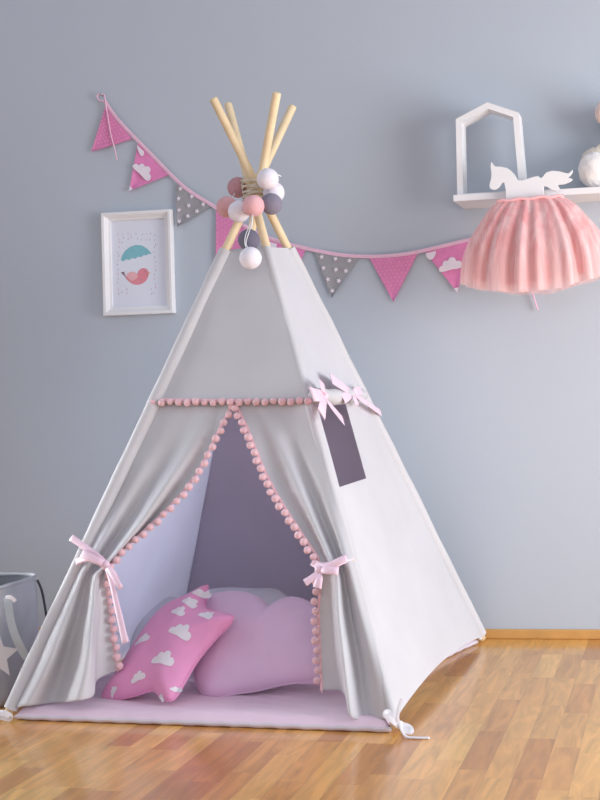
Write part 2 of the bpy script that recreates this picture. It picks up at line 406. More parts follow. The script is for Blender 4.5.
LO = [[-0.004, -0.004, -0.004, -0.004, -0.004, -0.004, -0.004],
      [-0.004, 0.0, -0.004, 0.004, -0.006, -0.005, -0.004],
      [-0.006, 0.006, -0.012, 0.01, -0.014, -0.01, -0.006],
      [-0.006, 0.012, -0.018, 0.016, -0.016, -0.011, -0.006],
      [-0.004, 0.016, -0.012, 0.02, -0.008, -0.004, 0.0],
      [0.0, 0.018, -0.002, 0.022, 0.0, 0.0, 0.0],
      [-0.004, 0.02, -0.012, 0.026, 0.004, -0.015, -0.04],
      [-0.006, 0.022, -0.026, 0.03, 0.004, -0.045, -0.07],
      [-0.006, 0.018, -0.034, 0.028, 0.0, -0.07, -0.09]]
cl_, le, _ = curtain(LR, LO, 'curtain', 1.5)
RR_ = [[(310, 400), (293, 400), (278, 400), (263, 400), (249, 400), (235, 401)],
      [(320, 440), (304, 440), (291, 440), (277, 440), (265, 439), (252, 438)],
      [(332, 485), (320, 485), (309, 486), (298, 487), (285, 486), (271, 485)],
      [(344, 530), (336, 531), (328, 532), (318, 532), (308, 529), (296, 524)],
      [(352, 558), (345, 560), (339, 561), (331, 561), (323, 558), (313, 551)],
      [(356, 573), (350, 575), (344, 576), (337, 576), (330, 573), (321, 566)],
      [(366, 610), (358, 611), (350, 613), (339, 614), (332, 607), (319, 600)],
      [(378, 655), (369, 657), (358, 660), (344, 662), (336, 652), (320, 645)],
      [(394, 716), (381, 720), (366, 720), (350, 716), (343, 692), (322, 690)]]
RO = [[0.009, -0.004, -0.004, -0.004, -0.004, -0.004],
      [0.009, 0.002, -0.004, 0.004, -0.004, -0.002],
      [0.009, 0.008, -0.01, 0.01, -0.008, -0.002],
      [0.009, 0.014, -0.014, 0.014, -0.01, 0.0],
      [0.009, 0.016, -0.014, 0.018, -0.004, 0.0],
      [0.009, 0.016, -0.012, 0.02, 0.004, 0.0],
      [0.009, 0.014, -0.024, 0.024, -0.02, -0.03],
      [0.009, 0.01, -0.036, 0.026, -0.05, -0.06],
      [0.009, 0.0, -0.035, 0.018, -0.07, -0.08]]
cr2, re_, _ = curtain(RR_, RO, 'curtain', 1.4)
def strung(edge, parent, step, start, toward):
    acc = 0; last = edge[0]; nxt = start; k = 0
    for i in range(1, len(edge)):
        d = (edge[i]-last).length
        while acc+d >= nxt:
            p = last.lerp(edge[i], (nxt-acc)/d); t = (edge[i]-last).normalized(); sd = t.cross(FN); sd = sd if sd.x*toward > 0 else -sd
            pompom(p+FN*.010+sd*(.007+.004*(k % 2)), parent); nxt += step; k += 1
        acc += d; last = edge[i]
strung(le, cl_, .0278, .02, 1); strung(re_, cr2, .0278, .028, -1)
for edge, par in ((le, cl_), (re_, cr2)):
    mb = MB(); ribbon(mb, [p+FN*.004 for p in edge[::8]+[edge[-1]]], .008, FN, 2); mb.build('trim_tape', 'pompom_pink', par)

# ribbon ties
def tie(name, parent, mt, pieces, P, w, nrm, knot, kr, label=None):
    root = None
    mb = MB(); mb.ellipsoid(P(*knot), (kr, kr*.7, kr), 12, 8, nz=.2, nsc=3); root = mb.build(name, mt, parent)
    if label: root['label'] = label
    for kind, pts, ws, *tp in pieces:
        mb = MB()
        if kind == 'loop': loop(mb, P, knot[0], knot[1], pts[0], pts[1], knot[2], .016, w*ws, nrm)
        else: ribbon(mb, [P(*q) for q in pts], w*ws, nrm, 6, taper=tp[0] if tp else None)
        mb.build(kind, mt, root, solid=.0012)
    return root
tie('tie_ribbon', cl_, 'ribbon_pink', [
    ('band', [(76, 562, .022), (88, 558, .040), (100, 562, .050), (111, 572, .034), (117, 580, .004)], 1.0),
    ('tail', [(106, 563, .060), (98, 556, .062), (85, 547, .058), (71, 537.5, .052)], 1.0, (.6, 1)),
    ('loop', (82.5, 553.5), 1.25),
    ('loop', (121, 588), .8),
    ('tail', [(106, 566, .062), (112, 584, .064), (118, 610, .060), (125.5, 643, .056)], 1.05, (.5, 1))],
    fp, .021, FN, (106, 565, .060), .013)
tie('tie_ribbon', cr2, 'ribbon_pink', [
    ('band', [(312, 562, .004), (320, 566, .036), (332, 565, .046), (342, 561, .036), (352, 556, .006)], 1.0),
    ('loop', (338, 571), 1.15),
    ('loop', (346, 558), 1.0),
    ('tail', [(319, 571, .054), (313, 577, .062), (305, 583, .060)], 1.1, (.6, 1)),
    ('tail', [(319, 572, .054), (319, 579, .064), (317, 588, .060)], 1.2, (.6, 1.1))],
    fp, .021, FN, (319, 570, .054), .013)

# rolled window cover with two pink bows
def sp(x, y, off=0): return hit(x, y, PR[0]+OUT*off, OUT)
mb = MB(); P = [sp(311.5, 397, .012), sp(318, 396.5, .020), sp(324, 396, .016), sp(332, 397, .022), sp(342, 396, .024), (sp(352, 395, .018)), sp(360, 395, .016), sp(364, 395.5, .012)]
P = cr(P, 6); rr = [.014+.013*math.sin(math.pi*i/(len(P)-1))**.4*(1-.35*(abs(i-14) < 3 or abs(i-33) < 3)) for i in range(len(P))]
mb.tube(P, rr, 14); roll = mb.build('window_cover', 'tent_cloth', side)
def bow(knot, loops, tails, kr):
    mb = MB(); mb.ellipsoid(sp(*knot), (kr, kr, kr), 12, 8, nz=.2, nsc=3)
    for x, y, w, pf in loops: loop(mb, sp, knot[0], knot[1], x, y, knot[2], pf, w, OUT)
    for pts, w in tails: ribbon(mb, [sp(*q) for q in pts], w, OUT, 6, taper=(.5, 1))
    return mb.build('window_bow', 'ribbon_pink', side)
bow((324.5, 396, .040), [(311.5, 394, .046, .026), (321.5, 381.5, .036, .016), (321.5, 415, .044, .020)], [([(325, 397, .045), (332, 407, .052), (343.5, 421, .030)], .036)], .013)
bow((352.5, 393, .038), [(331, 378.5, .038, .016), (357.5, 405, .040, .018), (343, 399, .034, .014), (361, 390, .030, .014)], [([(353, 393.5, .042), (364, 401, .046), (381, 413, .040)], .028)], .013)

# white corner ties at the foot of the front poles
k0 = B['FR']+V((.012, -.02, .028))
mb = MB(); mb.ellipsoid(k0, (.012, .012, .011), 10, 8, nz=.2, nsc=3)
def rel(c, *q): return [c+V(p) for p in q]
ribbon(mb, rel(k0, (0, -.006, 0), (-.018, -.014, .016), (-.036, -.012, .030), (-.030, -.004, .034), (-.01, -.004, .012), (0, -.006, 0)), .016, V((.2, -1, .3)))
ribbon(mb, rel(k0, (0, -.006, 0), (.018, -.012, -.012), (.034, -.012, -.014), (.026, -.004, -.004), (0, -.006, .004)), .014, V((.2, -1, .3)))
ribbon(mb, rel(k0, (0, -.006, 0), (-.004, -.010, .02), (.000, -.006, .045), (.008, .0, .07)), .010, V((.2, -1, .3)))
mb.tube(cr(rel(k0, (0, -.006, 0), (.022, -.03, -.022), (.05, -.034, -.0245), (.088, -.034, -.0245)), 6), .0035, 8)
mb.build('corner_tie', 'tape_white', tent)
k0 = B['FL']+V((-.008, -.02, .022))
mb = MB(); mb.ellipsoid(k0, (.012, .012, .011), 10, 8, nz=.2, nsc=3)
ribbon(mb, rel(k0, (0, -.006, 0), (.020, -.014, .006), (.04, -.012, -.004), (.032, -.004, -.012), (0, -.006, -.004)), .018, V((0, -1, .3)))
ribbon(mb, rel(k0, (0, -.006, 0), (-.022, -.014, .006), (-.03, -.012, -.006), (-.02, -.004, -.012), (0, -.006, -.004)), .018, V((0, -1, .3)))
mb.tube(cr(rel(k0, (0, -.006, 0), (-.012, -.03, -.016), (-.02, -.05, -.0185), (-.05, -.06, -.0185)), 6), .0035, 8)
mb.build('corner_tie', 'tape_white', tent)
k0 = B['BR']+V((-.012, -.022, .022))
mb = MB(); mb.ellipsoid(k0, (.011, .011, .010), 10, 8, nz=.2, nsc=3); mb.build('corner_tie', 'tape_white', tent)

# ------------------------------------------------------------------ quilted mat
mat_e = empty('floor_mat', (CX, CY, 0), 'pale pink quilted mat lying on the floor inside the tent', 'mat')
def matpt(a, b_, z): return TL(a, b_, z)
def NAR(b_): return 1-.15*math.sin(math.pi*min(1, max(0, (b_-B0)/(B1-B0))))**.8
mb = MB(); A0, A1, B0, B1 = -.563, .582, -.605, .545; rows = []
nx, ny = 90, 90
for i in range(ny+1):
    row = []
    for j in range(nx+1):
        b_ = B0+(B1-B0)*i/ny; a = A0+(A1*NAR(b_)-A0)*j/nx
        dd = min(a-A0, A1*NAR(b_)-a, b_-B0, B1-b_); e_ = max(0, 1-dd/.030); z = .035-.019*(1-math.sqrt(max(0, 1-e_*e_)))
        z += .0045*abs(math.sin((b_+.3*a)*math.pi/.05))**.6*(1-e_*.6)-.0045+.003*noise.noise(V((a*8, b_*8, 0)))+.005*e_*noise.noise(V((a*26, b_*26, 4)))
        row.append(matpt(a, b_, z))
    rows.append(row)
mb.grid(rows)
mb.build('mat_top', 'mat_pink', mat_e)
mb = MB(); per = []
for i in range(60): per.append((A0+(A1-A0)*i/60, B0))
for i in range(60): per.append((A1*NAR(B0+(B1-B0)*i/60), B0+(B1-B0)*i/60))
for i in range(60): per.append((A1-(A1-A0)*i/60, B1))
for i in range(60): per.append((A0, B1-(B1-B0)*i/60))
prof = [(0, .0165), (.004, .013), (.0045, .009), (.002, .004), (-.004, .001)]
rows = []
for q, z in prof:
    row = []
    for k, (a, b_) in enumerate(per):
        ox = (1 if a >= A1*NAR(b_)-1e-6 else -1 if a <= A0 else 0)*q; oy = (1 if b_ >= B1 else -1 if b_ <= B0 else 0)*q
        row.append(matpt(a+ox, b_+oy, z+.0012*math.sin(k*1.7)))
    rows.append(row)
mb.grid(rows, True); mb.build('mat_edge', 'mat_grey', mat_e)
mat_e.children[-1]['label'] = 'greyish underside edge of the mat'

# ------------------------------------------------------------------ pillows
CLOUD = [(-1, -.35), (-1.02, -.1), (-.86, .1), (-.66, .12), (-.58, .36), (-.36, .5), (-.12, .44), (.04, .62), (.3, .66), (.52, .5), (.58, .26), (.8, .24), (1.0, .05), (1.02, -.2), (.9, -.36), (.45, -.40), (0, -.36), (-.5, -.40)]
def pillow(name, outline_px, p0, nrm, thick, mt, label, puff=.62, decals=(), wr=.004, group=None, seam=None):
    nrm = nrm.normalized(); ax = V((0, 0, 1)).cross(nrm).normalized(); ay = nrm.cross(ax)
    out = [hit(x, y, p0, nrm) for x, y in outline_px]
    c = sum(out, V((0, 0, 0)))/len(out)
    loop = cr([V(((q-c).dot(ax), (q-c).dot(ay), 0)) for q in out], 6, True)
    nL = len(loop)
    def thk(s): return thick*max(0, 1-s**2.6)**puff
    root = bpy.data.objects.new(name, None)
    mb = MB(); K = 18
    def surf(q, s, sign):
        w = noise.noise(V((q.x*9, q.y*9, sign*3)))*wr*1.5+noise.noise(V((q.x*30, q.y*30, sign*5)))*wr*.5*s
        return c+ax*q.x+ay*q.y+nrm*sign*(thk(s)+w*(1-s**6))
    for sign in (1, -1):
        rows = []
        for i in range(K+1):
            s = (i/K)**.8; rows.append([surf(q*s, s, sign) for q in loop])
        mb.grid(rows, True)
    def sval(q):
        a = math.atan2(q.y, q.x); best = 1
        for i in range(nL):
            p1, p2 = loop[i], loop[(i+1) % nL]; d = p1.x*p2.y-p1.y*p2.x
            e1 = q.x*p2.y-q.y*p2.x; e2 = p1.x*q.y-p1.y*q.x
            if abs(d) > 1e-9 and e1/d >= -1e-6 and e2/d >= -1e-6: best = e1/d+e2/d; break
        return best
    mb.cur = 1
    for (x, y, sz, rot, sign) in decals:
        h_ = hit(x, y, p0+nrm*thick*.6*sign, nrm); q0 = V(((h_-c).dot(ax), (h_-c).dot(ay), 0))
        cl = cr([V((px_*sz, py_*sz, 0)) for px_, py_ in CLOUD], 3, True); R = Matrix.Rotation(rot, 3, 'Z'); rows = []
        for i in range(7):
            row = []
            for p in cl:
                q = q0+R @ (p*max(i/6, .001)); s = min(sval(q), .995); row.append(surf(q, s, sign)+nrm*sign*.0014)
            rows.append(row)
        mb.grid(rows, True)
    o = mb.build(name, [mt, 'pillow_white'] if decals else mt)
    # seam piping
    ms = MB(); ms.tube([c+ax*q.x*1.0+ay*q.y*1.0 for q in loop]+[c+ax*loop[0].x+ay*loop[0].y], .0022, 6, cap=False)
    ms.build('seam', mt, o)
    return tag(o, label, 'pillow', group)
MZ = .036
star_px = [(207.5, 585), (204, 597), (206, 608), (219, 612), (234, 617), (222, 630), (206, 648), (192, 668), (181, 687), (171, 701),
           (161, 698), (152.5, 691), (135, 696), (117, 700), (101, 699.5), (111, 682), (124, 662), (137, 641), (153, 619), (170, 603), (190, 594)]
p0 = onZ(135, 700, MZ+.004)
pillow('star_pillow', star_px, p0, V((-.30, -.62, .62)), .050, 'pillow_pink', 'hot pink pillow with white clouds propped at the front of the tent',
       decals=[(181, 614, .031, -.2, 1), (207, 615.5, .030, -.2, 1), (145, 642, .032, .35, 1), (184, 635, .043, -.2, 1), (166, 662, .042, 0, 1),
               (139, 678, .026, .5, 1), (200, 591, .028, .15, 1), (190, 603, .03, -.3, 1), (173, 686, .016, .2, 1), (157, 694, .014, -.5, 1), (112, 690, .016, .9, 1),
               (205, 646, .022, .6, -1), (189, 668, .022, .9, -1)
               ])
lil_px = [(194, 674), (195, 660), (191, 645), (194, 626), (200, 612), (207, 600), (216, 594), (239, 592), (258, 597), (272, 608), (284, 600), (299, 598), (314, 606), (326, 624), (335, 640), (338, 660),
          (330, 680), (316, 683), (296, 683), (276, 686), (256, 691), (236, 694), (220, 697), (207, 697), (198, 688)]
p0 = onZ(236, 694, MZ+.004)
pillow('cloud_pillow', lil_px, p0, V((-.05, -.72, .60)), .062, 'pillow_lilac', 'plain lilac pink cloud shaped pillow leaning behind the cloud print pillow', puff=.5, wr=.006)
gr_px = [(132, 655), (135, 632), (150, 612), (168, 598), (185, 600), (200, 592), (225, 588), (255, 589), (278, 590), (292, 604), (300, 625), (298, 650), (280, 662), (220, 664), (160, 664)]
p0 = onZ(220, 664, MZ+.004)
pillow('grey_pillow', gr_px, p0, V((0, -.72, .62)), .045, 'pillow_grey', 'grey pillow at the back of the tent behind the lilac pillow', wr=.006)

# ------------------------------------------------------------------ cotton ball string light
sl = empty('string_light', onY(252, 210, -.70), 'string of pink, white and grey cotton ball lights hung where the poles cross', 'string light')
balls = [(237.8, 187.5, -.60, 'ball_rose', 'dusky rose cotton ball'), (227, 207, -.690, 'ball_blush', 'pink cotton ball on the left'), (239, 211.5, -.735, 'ball_white', 'white cotton ball beside the pink one'),
         (253.5, 205.8, -.770, 'ball_pink', 'light pink cotton ball in front'), (271.5, 204, -.730, 'ball_grey', 'grey cotton ball'), (267.8, 179, -.735, 'ball_white', 'topmost white cotton ball'),
         (273.8, 192.5, -.672, 'ball_white', 'white cotton ball half hidden by the grey one'), (249, 240, -.790, 'ball_dark', 'dark grey cotton ball hanging low'), (250.5, 258, -.842, 'ball_white', 'lowest white cotton ball')]
bpos = []
for i, (x, y, Y, mt, lb) in enumerate(balls):
    p = onY(x, y, Y); bpos.append(p); mb = MB(); r = .0352
    mb.ellipsoid(p, (r, r, r), 28, 20, nz=.02, nsc=6); o = mb.build('ball_shade', mt, sl); o['label'] = lb
mb = MB()
order = [0, 1, 2, 3, 4, 6, 5]
pts = []
for a, b_ in zip(order, order[1:]):
    p, q = bpos[a], bpos[b_]; pts += [p, (p+q)/2+V((0, -.015, -.012))]
pts.append(bpos[5])
mb.tube(cr(pts, 5), .0015, 6)
def bl(x, y, Y): return onY(x, y, Y)
mb.tube(cr([bpos[3], bl(252, 222, -.80), bl(249, 232, -.83), bl(246, 243, -.84), bl(249, 250, -.85), bpos[8]], 6), .0014, 6)
mb.tube(cr([bpos[3], bl(250, 224, -.80), bl(246, 234, -.832), bl(245, 244, -.845), bpos[8]], 6), .0014, 6)
mb.tube(cr([bpos[3], bl(252, 226, -.79), bpos[7]], 6), .0014, 6)
mb.tube(cr([bpos[5], bl(277, 175, -.71), bl(281, 176.5, -.70)], 5), .0022, 6)
mb.build('light_cord', 'cord_white', sl)

# ------------------------------------------------------------------ bunting
WY = -.012
hk = MB(); c = onY(102.5, 96, -.008); hk.tube([V((c.x, 0, c.z+.002)), V((c.x, -.018, c.z+.002)), V((c.x, -.021, c.z+.012))], .0025, 8)
tag(hk.build('wall_hook', 'steel'), 'small hook in the wall holding the left end of the bunting', 'hook')
bt = empty('bunting', onY(103, 97, WY), 'pink and grey triangular flag bunting strung along the wall', 'bunting')
rope_px = [(104, 100), (120, 122), (150, 153), (183, 186), (215, 207), (245, 226), (272, 239), (305, 248), (338, 254.5), (370, 256.5), (402, 254.5), (430, 249), (468, 240), (500, 234), (528, 231)]
rope = cr([onY(x, y, WY) for x, y in rope_px], 8)
mb = MB(); ribbon(mb, rope[::2]+[rope[-1]], .0135, V((0, -1, 0)), 2, th=.002)
mb.tube(cr([onY(x, y, WY-.003) for x, y in ((104, 101), (99, 100), (97, 96), (100, 93.5), (104, 95), (105, 99), (107, 112), (111, 135), (115, 150), (117, 160))], 5), .0028, 8)
mb.tube(cr([onY(x, y, WY-.003) for x, y in ((528, 231), (529, 260), (531, 285), (534, 298), (538, 310))], 5), .003, 8)
mb.build('bunting_cord', 'cord_pink', bt)
def starpoly(c, r, ax, ay, rot=0, k=.45):
    return [c+(ax*math.cos(a)+ay*math.sin(a))*(r if i % 2 == 0 else r*k) for i in range(10) for a in [rot+math.pi/2+i*math.pi/5]]
def flag(a, b_, t, kind, label):
    mts = {'dots': ['flag_rose', 'flag_dots'], 'cloud': ['flag_pink', 'flag_white'], 'star': ['flag_grey', 'flag_white']}[kind]
    A, B_, T_ = (onY(*q, WY+.002) for q in (a, b_, t)); mb = MB(); n = 14; rows = []
    for i in range(n+1):
        s = i/n; l, r = A.lerp(T_, s), B_.lerp(T_, s)
        rows.append([l.lerp(r, j/n)+V((0, -.004*math.sin(s*3+j*.35)*s, 0)) for j in range(n+1)])
    mb.grid(rows)
    ax = (B_-A).normalized(); ay = V((0, 1, 0)).cross(ax); ay = ay if ay.z > 0 else -ay
    Y = V((0, -.0055, 0)); mb.cur = 1; L1 = (B_-A).length; hgt = (T_-(A+B_)/2).length
    def at(u, v): return (A.lerp(B_, u)).lerp(T_, v)+Y
    if kind == 'star':
        for v, us in ((.12, (.15, .5, .85)), (.36, (.12, .55, .9)), (.60, (.2, .8)), (.84, (.5,))):
            for u in us: mb.prism(starpoly(at(u, v), .0105, V((1, 0, 0)), V((0, 0, 1)), u), V((0, -.0006, 0)))
    elif kind == 'dots':
        for i in range(1, 12):
            v = i/12.5
            for j in range(0, 12-i):
                u = (j+.5)/(12-i); c_ = at(u, v); mb.prism([c_+V((.0034*math.cos(q), 0, .0034*math.sin(q))) for q in [k*math.pi/3 for k in range(6)]], V((0, -.0006, 0)))
    else:
        X = V((1, 0, -.15)).normalized()
        for u, v, s in ((.47, .42, .044),):
            c_ = at(u, v); pl = cr([c_+ax*p*s+ay*q*s for p, q in CLOUD], 3, True); mb.prism(pl, V((0, -.0006, 0)))
        c_ = at(.12, .06); mb.prism([c_+ax*p*.02-V((0, 0, 1))*abs(q)*.028 for p, q in [(math.cos(k*math.pi/9), math.sin(k*math.pi/9)) for k in range(10)]], V((0, -.0006, 0)))
        c_ = T_+Y; mb.prism([c_, c_.lerp(A+Y, .1), c_.lerp(B_+Y, .1)], V((0, -.0006, 0)))
    o = mb.build('flag', mts, bt, smooth=False); o['label'] = label
for a, b_, t, k, lb in [((106, 104), (132, 139), (91.5, 152), 'dots', 'speckled pink flag nearest the hook'),
                        ((138, 142), (171, 174), (129.5, 191), 'cloud', 'pink flag with white clouds above the picture'),
                        ((176, 180), (213, 205), (177, 227), 'star', 'grey flag with white stars beside the picture frame'),
                        ((216, 208), (262, 235), (216, 266), 'dots', 'pink flag behind the cotton balls'),
                        ((267, 238), (306, 248.5), (286, 296), 'cloud', 'pink cloud flag mostly hidden by the tent'),
                        ((314, 250.5), (359, 256.5), (332, 298), 'star', 'grey flag with white stars right of the tent'),
                        ((369, 257.5), (418, 253), (393.5, 302), 'dots', 'speckled pink flag right of the grey one'),
                        ((424, 251), (470, 240.5), (457.5, 292.5), 'cloud', 'pink flag with white cloud beside the skirt')]:
    flag(a, b_, t, k, lb)

# ------------------------------------------------------------------ picture
fe = empty('picture_frame', onY(138, 317, 0), 'white framed nursery print of bird under teal umbrella', 'picture')
pa, pb = onY(100.6, 213, -.031), onY(173.0, 313, -.031); x0, z1, x1, z0 = pa.x, pa.z, pb.x, pb.z
def ring(mb, a, b_, ya, yb):
    ra = [V((x0+a, ya, z0+a)), V((x1-a, ya, z0+a)), V((x1-a, ya, z1-a)), V((x0+a, ya, z1-a))]
    rb = [V((x0+b_, yb, z0+b_)), V((x1-b_, yb, z0+b_)), V((x1-b_, yb, z1-b_)), V((x0+b_, yb, z1-b_))]
    mb.add(ra+rb, [[i, (i+1) % 4, 4+(i+1) % 4, 4+i] for i in range(4)])
mb = MB(); pr = [(0, -.001), (0, -.030), (.003, -.032), (.012, -.031), (.014, -.028), (.022, -.020), (.024, -.017), (.031, -.015), (.031, -.006)]
for (a, ya), (b_, yb) in zip(pr, pr[1:]): ring(mb, a, b_, ya, yb)
mb.build('frame', 'white_paint', fe, smooth=False)
mb = MB(); mb.box((x0+.006, -.006, z0+.006), (x1-.006, -.002, z1-.006)); prn = mb.build('print', 'print_paper', fe, smooth=False)
def pz(x, y): return onY(90+x/6, 200+y/6, -.0066)
mb = MB(); th = V((0, -.0003, 0))
um = [(185, 362), (192, 335), (210, 305), (240, 282), (275, 269), (310, 272), (340, 290), (360, 310), (370, 325), (352, 322), (338, 332), (322, 330), (308, 342), (288, 340), (272, 352), (250, 348), (236, 360), (216, 355), (202, 368)]
mb.prism([pz(*q) for q in um], th)
mb.cur = 1
bird = cr([V((x, y, 0)) for x, y in [(205, 445), (225, 462), (245, 445), (280, 445), (292, 425), (312, 410), (335, 412), (350, 430), (350, 455), (335, 485), (305, 505), (270, 508), (238, 492), (215, 468)]], 4, True)
mb.prism([pz(q.x, q.y) for q in bird], th)
mb.cur = 2
w_ = cr([V((x, y, 0)) for x, y in [(222, 445), (255, 430), (285, 448), (280, 470), (250, 485), (232, 470)]], 4, True); mb.prism([pz(q.x, q.y)+th*1.5 for q in w_], th)
mb.cur = 3
mb.prism([pz(*q) for q in ((185, 435), (205, 430), (208, 445), (218, 462), (200, 450))], th)
c_ = (330, 430); mb.prism([pz(c_[0]+3*math.cos(k), c_[1]+3*math.sin(k))+th*1.5 for k in range(6)], th)
mb.cur = 4; mb.prism([pz(*q) for q in ((348, 428), (366, 436), (349, 444))], th)
mb.cur = 5
drops = []
rd = random.Random(3)
for yy in range(205, 560, 27):
    for xx in range(172, 412, 27):
        x, y = xx+rd.uniform(-8, 8), yy+rd.uniform(-8, 8)
        if 255 < y < 375 and 180 < x < 378: continue
        if 370 < y < 530 and 180 < x < 370: continue
        if y > 500 and 230 < x < 340: continue
        drops.append((x, y))
for i, (x, y) in enumerate(drops):
    mb.cur = 5 if i % 3 else 6
    mb.prism([pz(x+dx*4.5, y+dy*6) for dx, dy in ((0, -1), (.5, 0), (.6, .5), (0, 1), (-.6, .5), (-.5, 0))], th)
mb.build('illustration', ['ink_teal', 'ink_pink', 'ink_blush', 'ink_plum', 'ink_yellow', 'ink_drop', 'ink_drop_rose'], prn, smooth=False)

# ------------------------------------------------------------------ shelf and things on it
SX0, SZ1, SDP = -.768, 1.6175, .22
sh = empty('wall_shelf', (-.3, 0, SZ1-.024), 'white floating ledge shelf on the wall carrying a house frame', 'shelf')
mb = MB(); mb.box((SX0, -SDP, SZ1-.023), (.55, 0, SZ1)); mb.build('shelf_board', 'white_paint', sh, smooth=False, bevel=.002)

hY = -.185
hs = [onY(*q, hY) for q in ((457.3, 196), (456.5, 119), (487.3, 102.3), (518.5, 112.5), (525.5, 188))]
a0, a1, a2, a3, a4 = hs
for q in (a0, a4): q.z = SZ1
a1.x = a0.x+.003
hc = (a0+a1+a3+a4)/4
hf = empty('house_frame', (hc.x, hY, SZ1), 'white wooden house shaped frame standing on the shelf', 'frame')
def inset(poly, d):
    out = []; n = len(poly)
    for i in range(n):
        p, a, b_ = poly[i], poly[i-1], poly[(i+1) % n]
        e1 = (p-a).normalized(); e2 = (b_-p).normalized(); n1 = V((e1.z, 0, -e1.x)); n2 = V((e2.z, 0, -e2.x))
        bis = (n1+n2).normalized(); out.append(p+bis*d/max(.3, bis.dot(n1)))
    return out
outer = [a0, a1, a2, a3, a4]; inner = inset(outer, .021); inner[0] = V((inner[0].x, hY, SZ1+.0)); inner[4] = V((inner[4].x, hY, SZ1+.0))
dep = V((0, .095, 0))
names = ['side_post', 'roof_board', 'roof_board', 'side_post']
for i in range(4):
    mb = MB(); mb.prism([outer[i], outer[i+1], inner[i+1], inner[i]], dep); mb.build(names[i], 'white_paint', hf, smooth=False)
mb = MB(); mb.prism([V((inner[0].x, hY, SZ1)), V((inner[0].x, hY, SZ1+.008)), V((inner[4].x, hY, SZ1+.008)), V((inner[4].x, hY, SZ1))], dep); mb.build('base_board', 'white_paint', hf, smooth=False)

# horse-shaped hanger board
HY = -.252
def hz(x, y): return onY(480+x/5, 150+y/5, HY)
horse = [(55, 58), (68, 74), (76, 82), (104, 83), (135, 90), (155, 104), (172, 122), (190, 152), (215, 150), (245, 141), (270, 133), (290, 130), (303, 140), (310, 138), (330, 112), (360, 103), (395, 106), (420, 113), (442, 117),
         (463, 99), (462, 112), (450, 128), (438, 136), (463, 146), (450, 158), (420, 170), (388, 173), (394, 188), (404, 197), (384, 206), (358, 199), (336, 184), (319, 180), (317, 265), (130, 265), (128, 200), (122, 168), (118, 160), (106, 168), (96, 184), (82, 195), (66, 199), (50, 192), (46, 176), (54, 146), (57, 118), (52, 84)]
mb = MB(); mb.prism([hz(*q) for q in horse], V((0, .012, 0)))
tc_ = mb.build('horse_hanger', 'white_paint', smooth=False, bevel=.0012)
tag(tc_, 'white wooden horse silhouette hanger in front of the shelf above the skirt', 'hanger')
mb = MB(); c_ = hz(225, 190); mb.tube([c_+V((0, .010, 0)), c_+V((0, .032, -.0)), c_+V((0, .033, -.0))], .006, 10); mb.build('peg', 'white_paint', tc_)

# tulle skirt
se = empty('tulle_skirt', onY(533, 200, HY-.01), 'coral pink tulle skirt hanging from the white horse hanger', 'skirt')
KY = -.262
wl, wr_ = onY(498, 199.5, KY), onY(562, 198.5, KY)
wcen = (wl+wr_)/2; wcen.y = -.258; wz = wcen.z
def skirt_layer(seed, ph, scale, zb, nfold, amp, mt, drop):
    rd = random.Random(seed); n = 260; K = 26; rows = []
    r0 = random.Random(11); fa = [(r0.uniform(.6, 1), r0.uniform(0, 6.28)+rd.uniform(-.25, .25), N_) for N_ in (13, 19, 27)]
    for i in range(K+1):
        v = i/K; row = []
        for j in range(n):
            a = 2*math.pi*j/n; ca, sa = math.cos(a), math.sin(a)
            g = 1-(1-v)**2.2
            left = ca < 0
            wx = (wr_.x-wl.x)/2
            hx = (.243 if left else .262)*scale
            rx = wx+(hx-wx)*g
            ry = .014+(.115 if sa < 0 else .022)*scale*g
            f = sum(A*math.sin(N*a+P) for A, P, N in fa)/2.2*amp*(.15+.85*min(1, v*1.6))*(1 if sa < 0 else .3)
            tl = .017*ca
            x = wcen.x+ca*(rx+f*.5)+.004; y = wcen.y+sa*ry+ (f*(-sa) if sa < 0 else 0)*-1.0
            z = wz-.001-(drop*(1-.16*abs(ca)**2.2)+.008*noise.noise(V((ca*3, sa*3, seed))))*v + tl*v*.6
            z += .010*(1-v)*math.sin(math.pi*min(1, v*4))*abs(ca)
            row.append(V((x, y, z)))
        rows.append(row)
    mb = MB(); mb.grid(rows, True); return mb.build('tulle_layer', mt, se)
skirt_layer(1, 0, .90, 0, 17, .020, 'tulle_inner', .292)
skirt_layer(2, 0, .95, 0, 14, .020, 'tulle_inner', .302)
skirt_layer(3, 0, 1.0, 0, 19, .020, 'tulle_outer', .322)
skirt_layer(5, 0, 1.03, 0, 12, .020, 'tulle_outer', .330)
mb = MB(); P = []
for j in range(61):
    a = 2*math.pi*j/60; P.append(V((wcen.x+(wr_.x-wl.x)/2*math.cos(a)*1.02, wcen.y+.016*math.sin(a), wz+.001+.0025*math.sin(a*9)+.003*math.cos(a))))
mb.tube(P, .0058, 8, cap=False); mb.build('waistband', 'skirt_band', se)

# plush toy
pc = onY(612, 152, -.12); ft = onY(594.5, 166, -.165)
pe = empty('plush_toy', (pc.x, -.12, SZ1), 'cream and white plush toy sitting at the right end of the shelf', 'plush toy')
mb = MB(); body = V((pc.x+.02, -.09, SZ1+.095))
mb.ellipsoid(body, (.085, .075, .100), 32, 24, nz=.06, nsc=7); mb.ellipsoid(body+V((.03, -.005, .15)), (.075, .07, .075), 32, 24, nz=.06, nsc=7)
mb.ellipsoid(body+V((-.055, -.02, .02)), (.04, .04, .055), 20, 14); mb.ellipsoid(V((ft.x+.006, -.125, SZ1+.082)), (.064, .05, .074), 20, 14, nz=.06, nsc=7)
bo = mb.build('body', 'plush_cream', pe)
rm = bo.modifiers.new('blend', 'REMESH'); rm.mode = 'VOXEL'; rm.voxel_size = .006; rm.use_smooth_shade = True
tx = bpy.data.textures.new('fuzz', 'CLOUDS'); tx.noise_scale = .012
